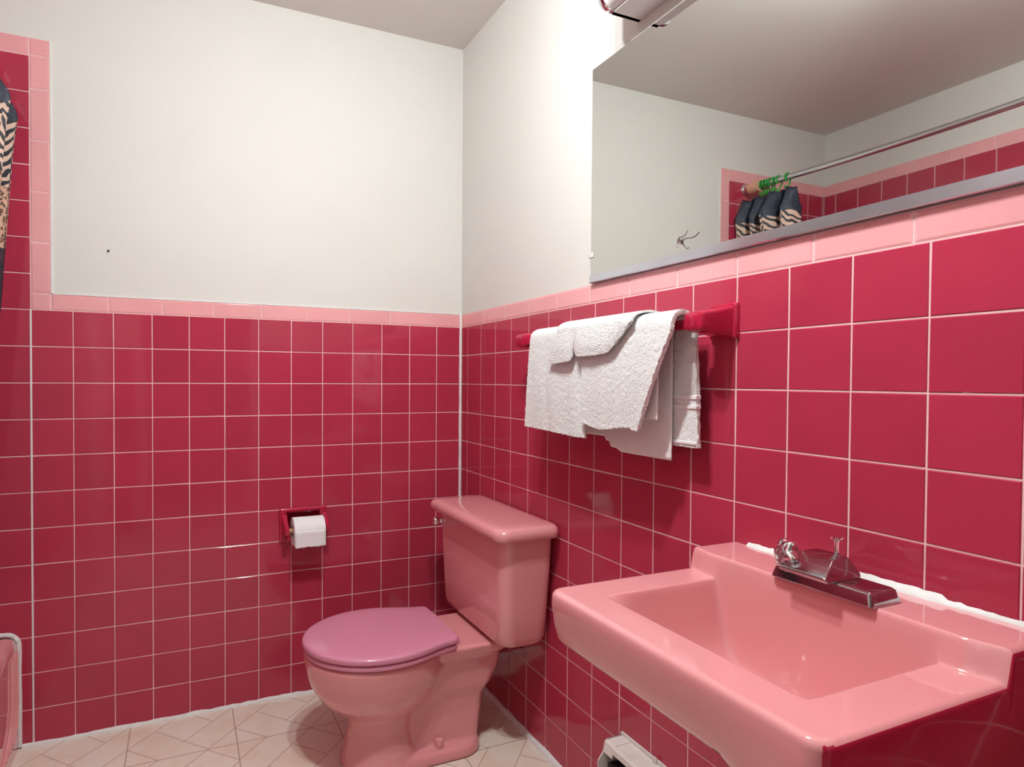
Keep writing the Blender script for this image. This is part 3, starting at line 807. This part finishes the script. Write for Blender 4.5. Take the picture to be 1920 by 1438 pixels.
# skirt: boundary from the wall along one end, the front, the other end
loop = [i * NY for i in range(NX - 1, -1, -1)] + [j for j in range(1, NY)] + [i * NY + NY - 1 for i in range(1, NX)]
base = len(vs)
rows = [(.0, .735), (.004, .705), (.010, .682), (.016, .673), (.026, .669), (.075, .668)]
cur_ring = loop
for ins, z in rows:
    ring_ = []
    for vi in loop:
        X, Y, Z = vs[vi]
        # inward normal of the outline
        dx = X - SX0; dlo = Y - SY0; dhi = SY1 - Y
        n_x, n_y = 0., 0.
        d = min(dlo, dhi); sg = 1 if dlo < dhi else -1
        if dx < CR and d < CR:
            vx, vy = CR - dx, CR - d; L_ = math.hypot(vx, vy) or 1; n_x, n_y = vx / L_, vy / L_ * sg
        elif dx <= d: n_x = 1.
        else: n_y = sg
        vs.append((min(X + n_x * ins, SX1), Y + n_y * ins, min(.76 - (.76 - z) * (1 + .9 * smooth01((-1.60 - Y) / .12)), Z - .002))); ring_.append(len(vs) - 1)
    for k in range(len(loop) - 1): fs.append((cur_ring[k], cur_ring[k + 1], ring_[k + 1], ring_[k]))
    cur_ring = ring_
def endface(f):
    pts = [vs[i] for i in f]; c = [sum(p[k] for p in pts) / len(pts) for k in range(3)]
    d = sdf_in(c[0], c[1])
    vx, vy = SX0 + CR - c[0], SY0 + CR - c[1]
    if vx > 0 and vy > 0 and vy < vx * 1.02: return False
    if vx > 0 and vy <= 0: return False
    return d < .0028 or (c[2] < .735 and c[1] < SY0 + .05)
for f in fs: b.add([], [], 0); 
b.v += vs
for f in fs: b.f.append(list(f)); b.m.append(1 if endface(f) else 0)  # end faces coloured dark crimson, the rest of the basin pink
# underside bowl
b.loft([rrect(-.100 - hx_, (SY0 + SY1) / 2, hx_, hy_, .06, z, 8) for z, hx_, hy_ in [(.671, .130, .173), (.65, .108, .150), (.62, .083, .121), (.604, .05, .06)]], cap0=False)
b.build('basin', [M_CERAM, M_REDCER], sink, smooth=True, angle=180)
b = MB(); rg = []
rnd = random.Random(4)
for i in range(61):
    y = -1.300 + (SY0 + 1.300) * i / 60; w = .0085 + .0035 * math.sin(i * .21) + rnd.uniform(-.001, .001); h = .007 + rnd.uniform(-.0012, .0012) + (.004 if 16 < i < 44 else 0)
    rg.append([(.001, y, ZLED - .003), (-w, y, ZLED - .0025), (-w * .9, y, ZLED + .0015), (-w * .45, y, ZLED + h * .6), (-.001, y, ZLED + h)])
b.loft(rg); o = b.build('caulk_bead', M_CAULK, sink, smooth=True, angle=70); o['label'] = 'ragged white caulk'
b = MB(); b.lathe([(.004, 0), (.004, .0012), (.001, .0018)], (-.1225, -1.655, .742), (-1, 0, 0), 10)

# faucet
fau = empty('faucet', (-.088, -1.518, ZLED), 'tarnished chrome sink faucet with one lobed knob on the pink ledge', 'faucet')
Zb = ZLED + .0004
def fr(hx_, hy_, z, r_=.006, cx=-.088, cy=-1.519): return rrect(cx, cy, hx_, hy_, r_, z, 4)
b = MB(); b.loft([fr(.0335, .0775, Zb), fr(.0335, .0775, Zb + .003), fr(.0300, .0735, Zb + .017), fr(.0270, .0705, Zb + .0195), fr(.02, .06, Zb + .0200)])
b.build('base_plate', M_DULLCHROME, fau, smooth=True, angle=35)
z0_ = Zb + .0195
b = MB()
def quad(xa, xb, ya, yb, z, zy=0): return [(xa, ya, z), (xb, ya, z + zy), (xb, yb, z + zy), (xa, yb, z)]
b.loft([quad(-.136, -.060, -1.545, -1.466, z0_ - .001), quad(-.140, -.060, -1.543, -1.467, z0_ + .007), quad(-.098, -.061, -1.527, -1.474, Zb + .046), quad(-.090, -.064, -1.523, -1.478, Zb + .0475)])
b.build('spout_body', M_DULLCHROME, fau, bevel=.003)
b = MB(); ax = Vector((-.88, .44, .14)).normalized(); o0 = Vector((-.088, -1.476, Zb + .034))
b.lathe([(.0115, 0), (.0115, .010), (.009, .0105), (.009, .020)], o0, ax, 20); b.build('handle_stem', M_CHROME, fau, smooth=True, angle=40)
b = MB(); t_ = Vector((0, 0, 1)); u_ = ax.cross(t_).normalized(); w_ = ax.cross(u_); kc = o0 + ax * .019
def lobes(r_, d_, amp): return [kc + ax * d_ + (u_ * math.cos(2 * PI * i / 60) + w_ * math.sin(2 * PI * i / 60)) * (r_ * (1 + amp * math.cos(6 * 2 * PI * i / 60))) for i in range(60)]
b.loft([lobes(.012, 0, 0), lobes(.0205, .002, .12), lobes(.0235, .006, .16), lobes(.0235, .014, .16), lobes(.0205, .019, .12), lobes(.0155, .021, 0), lobes(.0140, .0195, 0)], cap1=True)
kn = b.build('knob', M_CHROME, fau, smooth=True, angle=50)
b = MB(); b.lathe([(.0138, .0190), (.0130, .0222), (.0085, .0232), (.0078, .0215), (.0045, .0215), (.004, .0235), (.001, .0238)], kc, ax, 24); b.build('knob_cap', M_STEEL, kn, smooth=True, angle=40)
b = MB(); b.lathe([(.0035, 0), (.0035, .020), (.0045, .023), (.0085, .0245), (.0090, .0265), (.004, .0275)], (-.068, -1.512, Zb + .0470), (0, 0, 1), 18); b.build('lift_rod', M_CHROME, fau, smooth=True, angle=40)

# ------------------------------------------------------------------ baseboard heater under the sink
HY1, HY0, HT = -.953, -2.60, .243
hea = empty('baseboard_heater', (-.03, (HY0 + HY1) / 2, 0), 'chipped white baseboard heater with a loose cover below the pink sink', 'heater')
b = MB(); b.box(-.006, -.0005, HY0, HY1 + .002, .01, HT + .008); b.build('back_panel', M_HEAT, hea)
b = MB(); b.loft([[(-.003, y, HT), (-.053, y, HT - .0005), (-.058, y, HT - .004), (-.060, y, HT - .016), (-.0575, y, HT - .016), (-.0555, y, HT - .006), (-.051, y, HT - .004), (-.003, y, HT - .004)] for y in (HY0, HY1 - .030)])
b.build('top_cover', M_HEAT, hea, smooth=True, angle=30)
b = MB(); endp = [(-.003, .002), (-.003, HT + .0015), (-.050, HT + .0015), (-.056, HT - .003), (-.061, HT - .026), (-.076, HT - .045), (-.080, .05), (-.070, .002)]
yq = HY1
b.loft([[(x, y, z) for x, z in endp] for y in (yq, yq - .003)])
b.add(*(lambda: ([(x, y, z) for (x, z) in [(-.003, HT + .0015), (-.050, HT + .0015), (-.056, HT - .003), (-.061, HT - .026), (-.076, HT - .045)] for y in (yq - .001, yq - .034)] + [(x + .002, y, z - .003) for (x, z) in [(-.003, HT + .0015), (-.050, HT + .0015), (-.056, HT - .003), (-.061, HT - .026), (-.076, HT - .045)] for y in (yq - .001, yq - .034)],
      [(0, 1, 3, 2), (2, 3, 5, 4), (4, 5, 7, 6), (10, 11, 13, 12), (12, 13, 15, 14), (14, 15, 17, 16), (1, 3, 13, 11), (3, 5, 15, 13), (5, 7, 17, 15), (0, 2, 12, 10), (2, 4, 14, 12), (4, 6, 16, 14)]))())
b.build('end_cap', M_HEAT, hea, smooth=True, angle=30)
b = MB(); b.loft([[(-.071, y, .02), (-.074, y, .13), (-.070, y, .150), (-.068, y, .149), (-.071, y, .13), (-.068, y, .02)] for y in (HY0, HY1 - .012)])
b.build('front_panel', M_HEAT, hea, smooth=True, angle=30)
b = MB(); b.box(-.062, -.010, HY0, HY1 - .02, .03, .20); b.build('element', M_BLACK, hea)
b = MB(); b.box(-.010, -.006, HY1 - .122, HY1 - .110, HT, HT + .014); b.build('wall_tab', M_HEAT, hea, bevel=.001)

# ------------------------------------------------------------------ world, camera
w = bpy.data.worlds.new('world'); sc.world = w; w.use_nodes = True
w.node_tree.nodes['Background'].inputs[0].default_value = (.9, .85, .8, 1); w.node_tree.nodes['Background'].inputs[1].default_value = .05

cam = bpy.data.cameras.new('camera'); co = bpy.data.objects.new('camera', cam); COL.objects.link(co); sc.camera = co
F, CX, CY = 1128.866, -145.99, 13.1326
yaw, pit, rol = .39280689, -.01794163, .00506249
cam.sensor_width = 36; cam.sensor_fit = 'HORIZONTAL'; cam.lens = F / 1920 * 36
cam.shift_x = -CX / 1920; cam.shift_y = CY / 1920
cam.clip_start = .02
fwd = Vector((math.sin(yaw) * math.cos(pit), math.cos(yaw) * math.cos(pit), math.sin(pit)))
rt = Vector((math.cos(yaw), -math.sin(yaw), 0)); up = rt.cross(fwd)
r2 = rt * math.cos(rol) + up * math.sin(rol); u2 = -rt * math.sin(rol) + up * math.cos(rol)
M = Matrix((( r2.x, u2.x, -fwd.x, -.99184344), (r2.y, u2.y, -fwd.y, -2.12416163), (r2.z, u2.z, -fwd.z, 1.11082325), (0, 0, 0, 1)))
co.matrix_world = M

vs_ = sc.view_settings
vs_.view_transform = 'Standard'; vs_.look = 'None'; vs_.gamma = 1; vs_.use_curve_mapping = False
vs_.exposure = 1.03
sc.cycles.max_bounces = 16; sc.cycles.diffuse_bounces = 10; sc.cycles.glossy_bounces = 8
sc.cycles.sample_clamp_indirect = 6
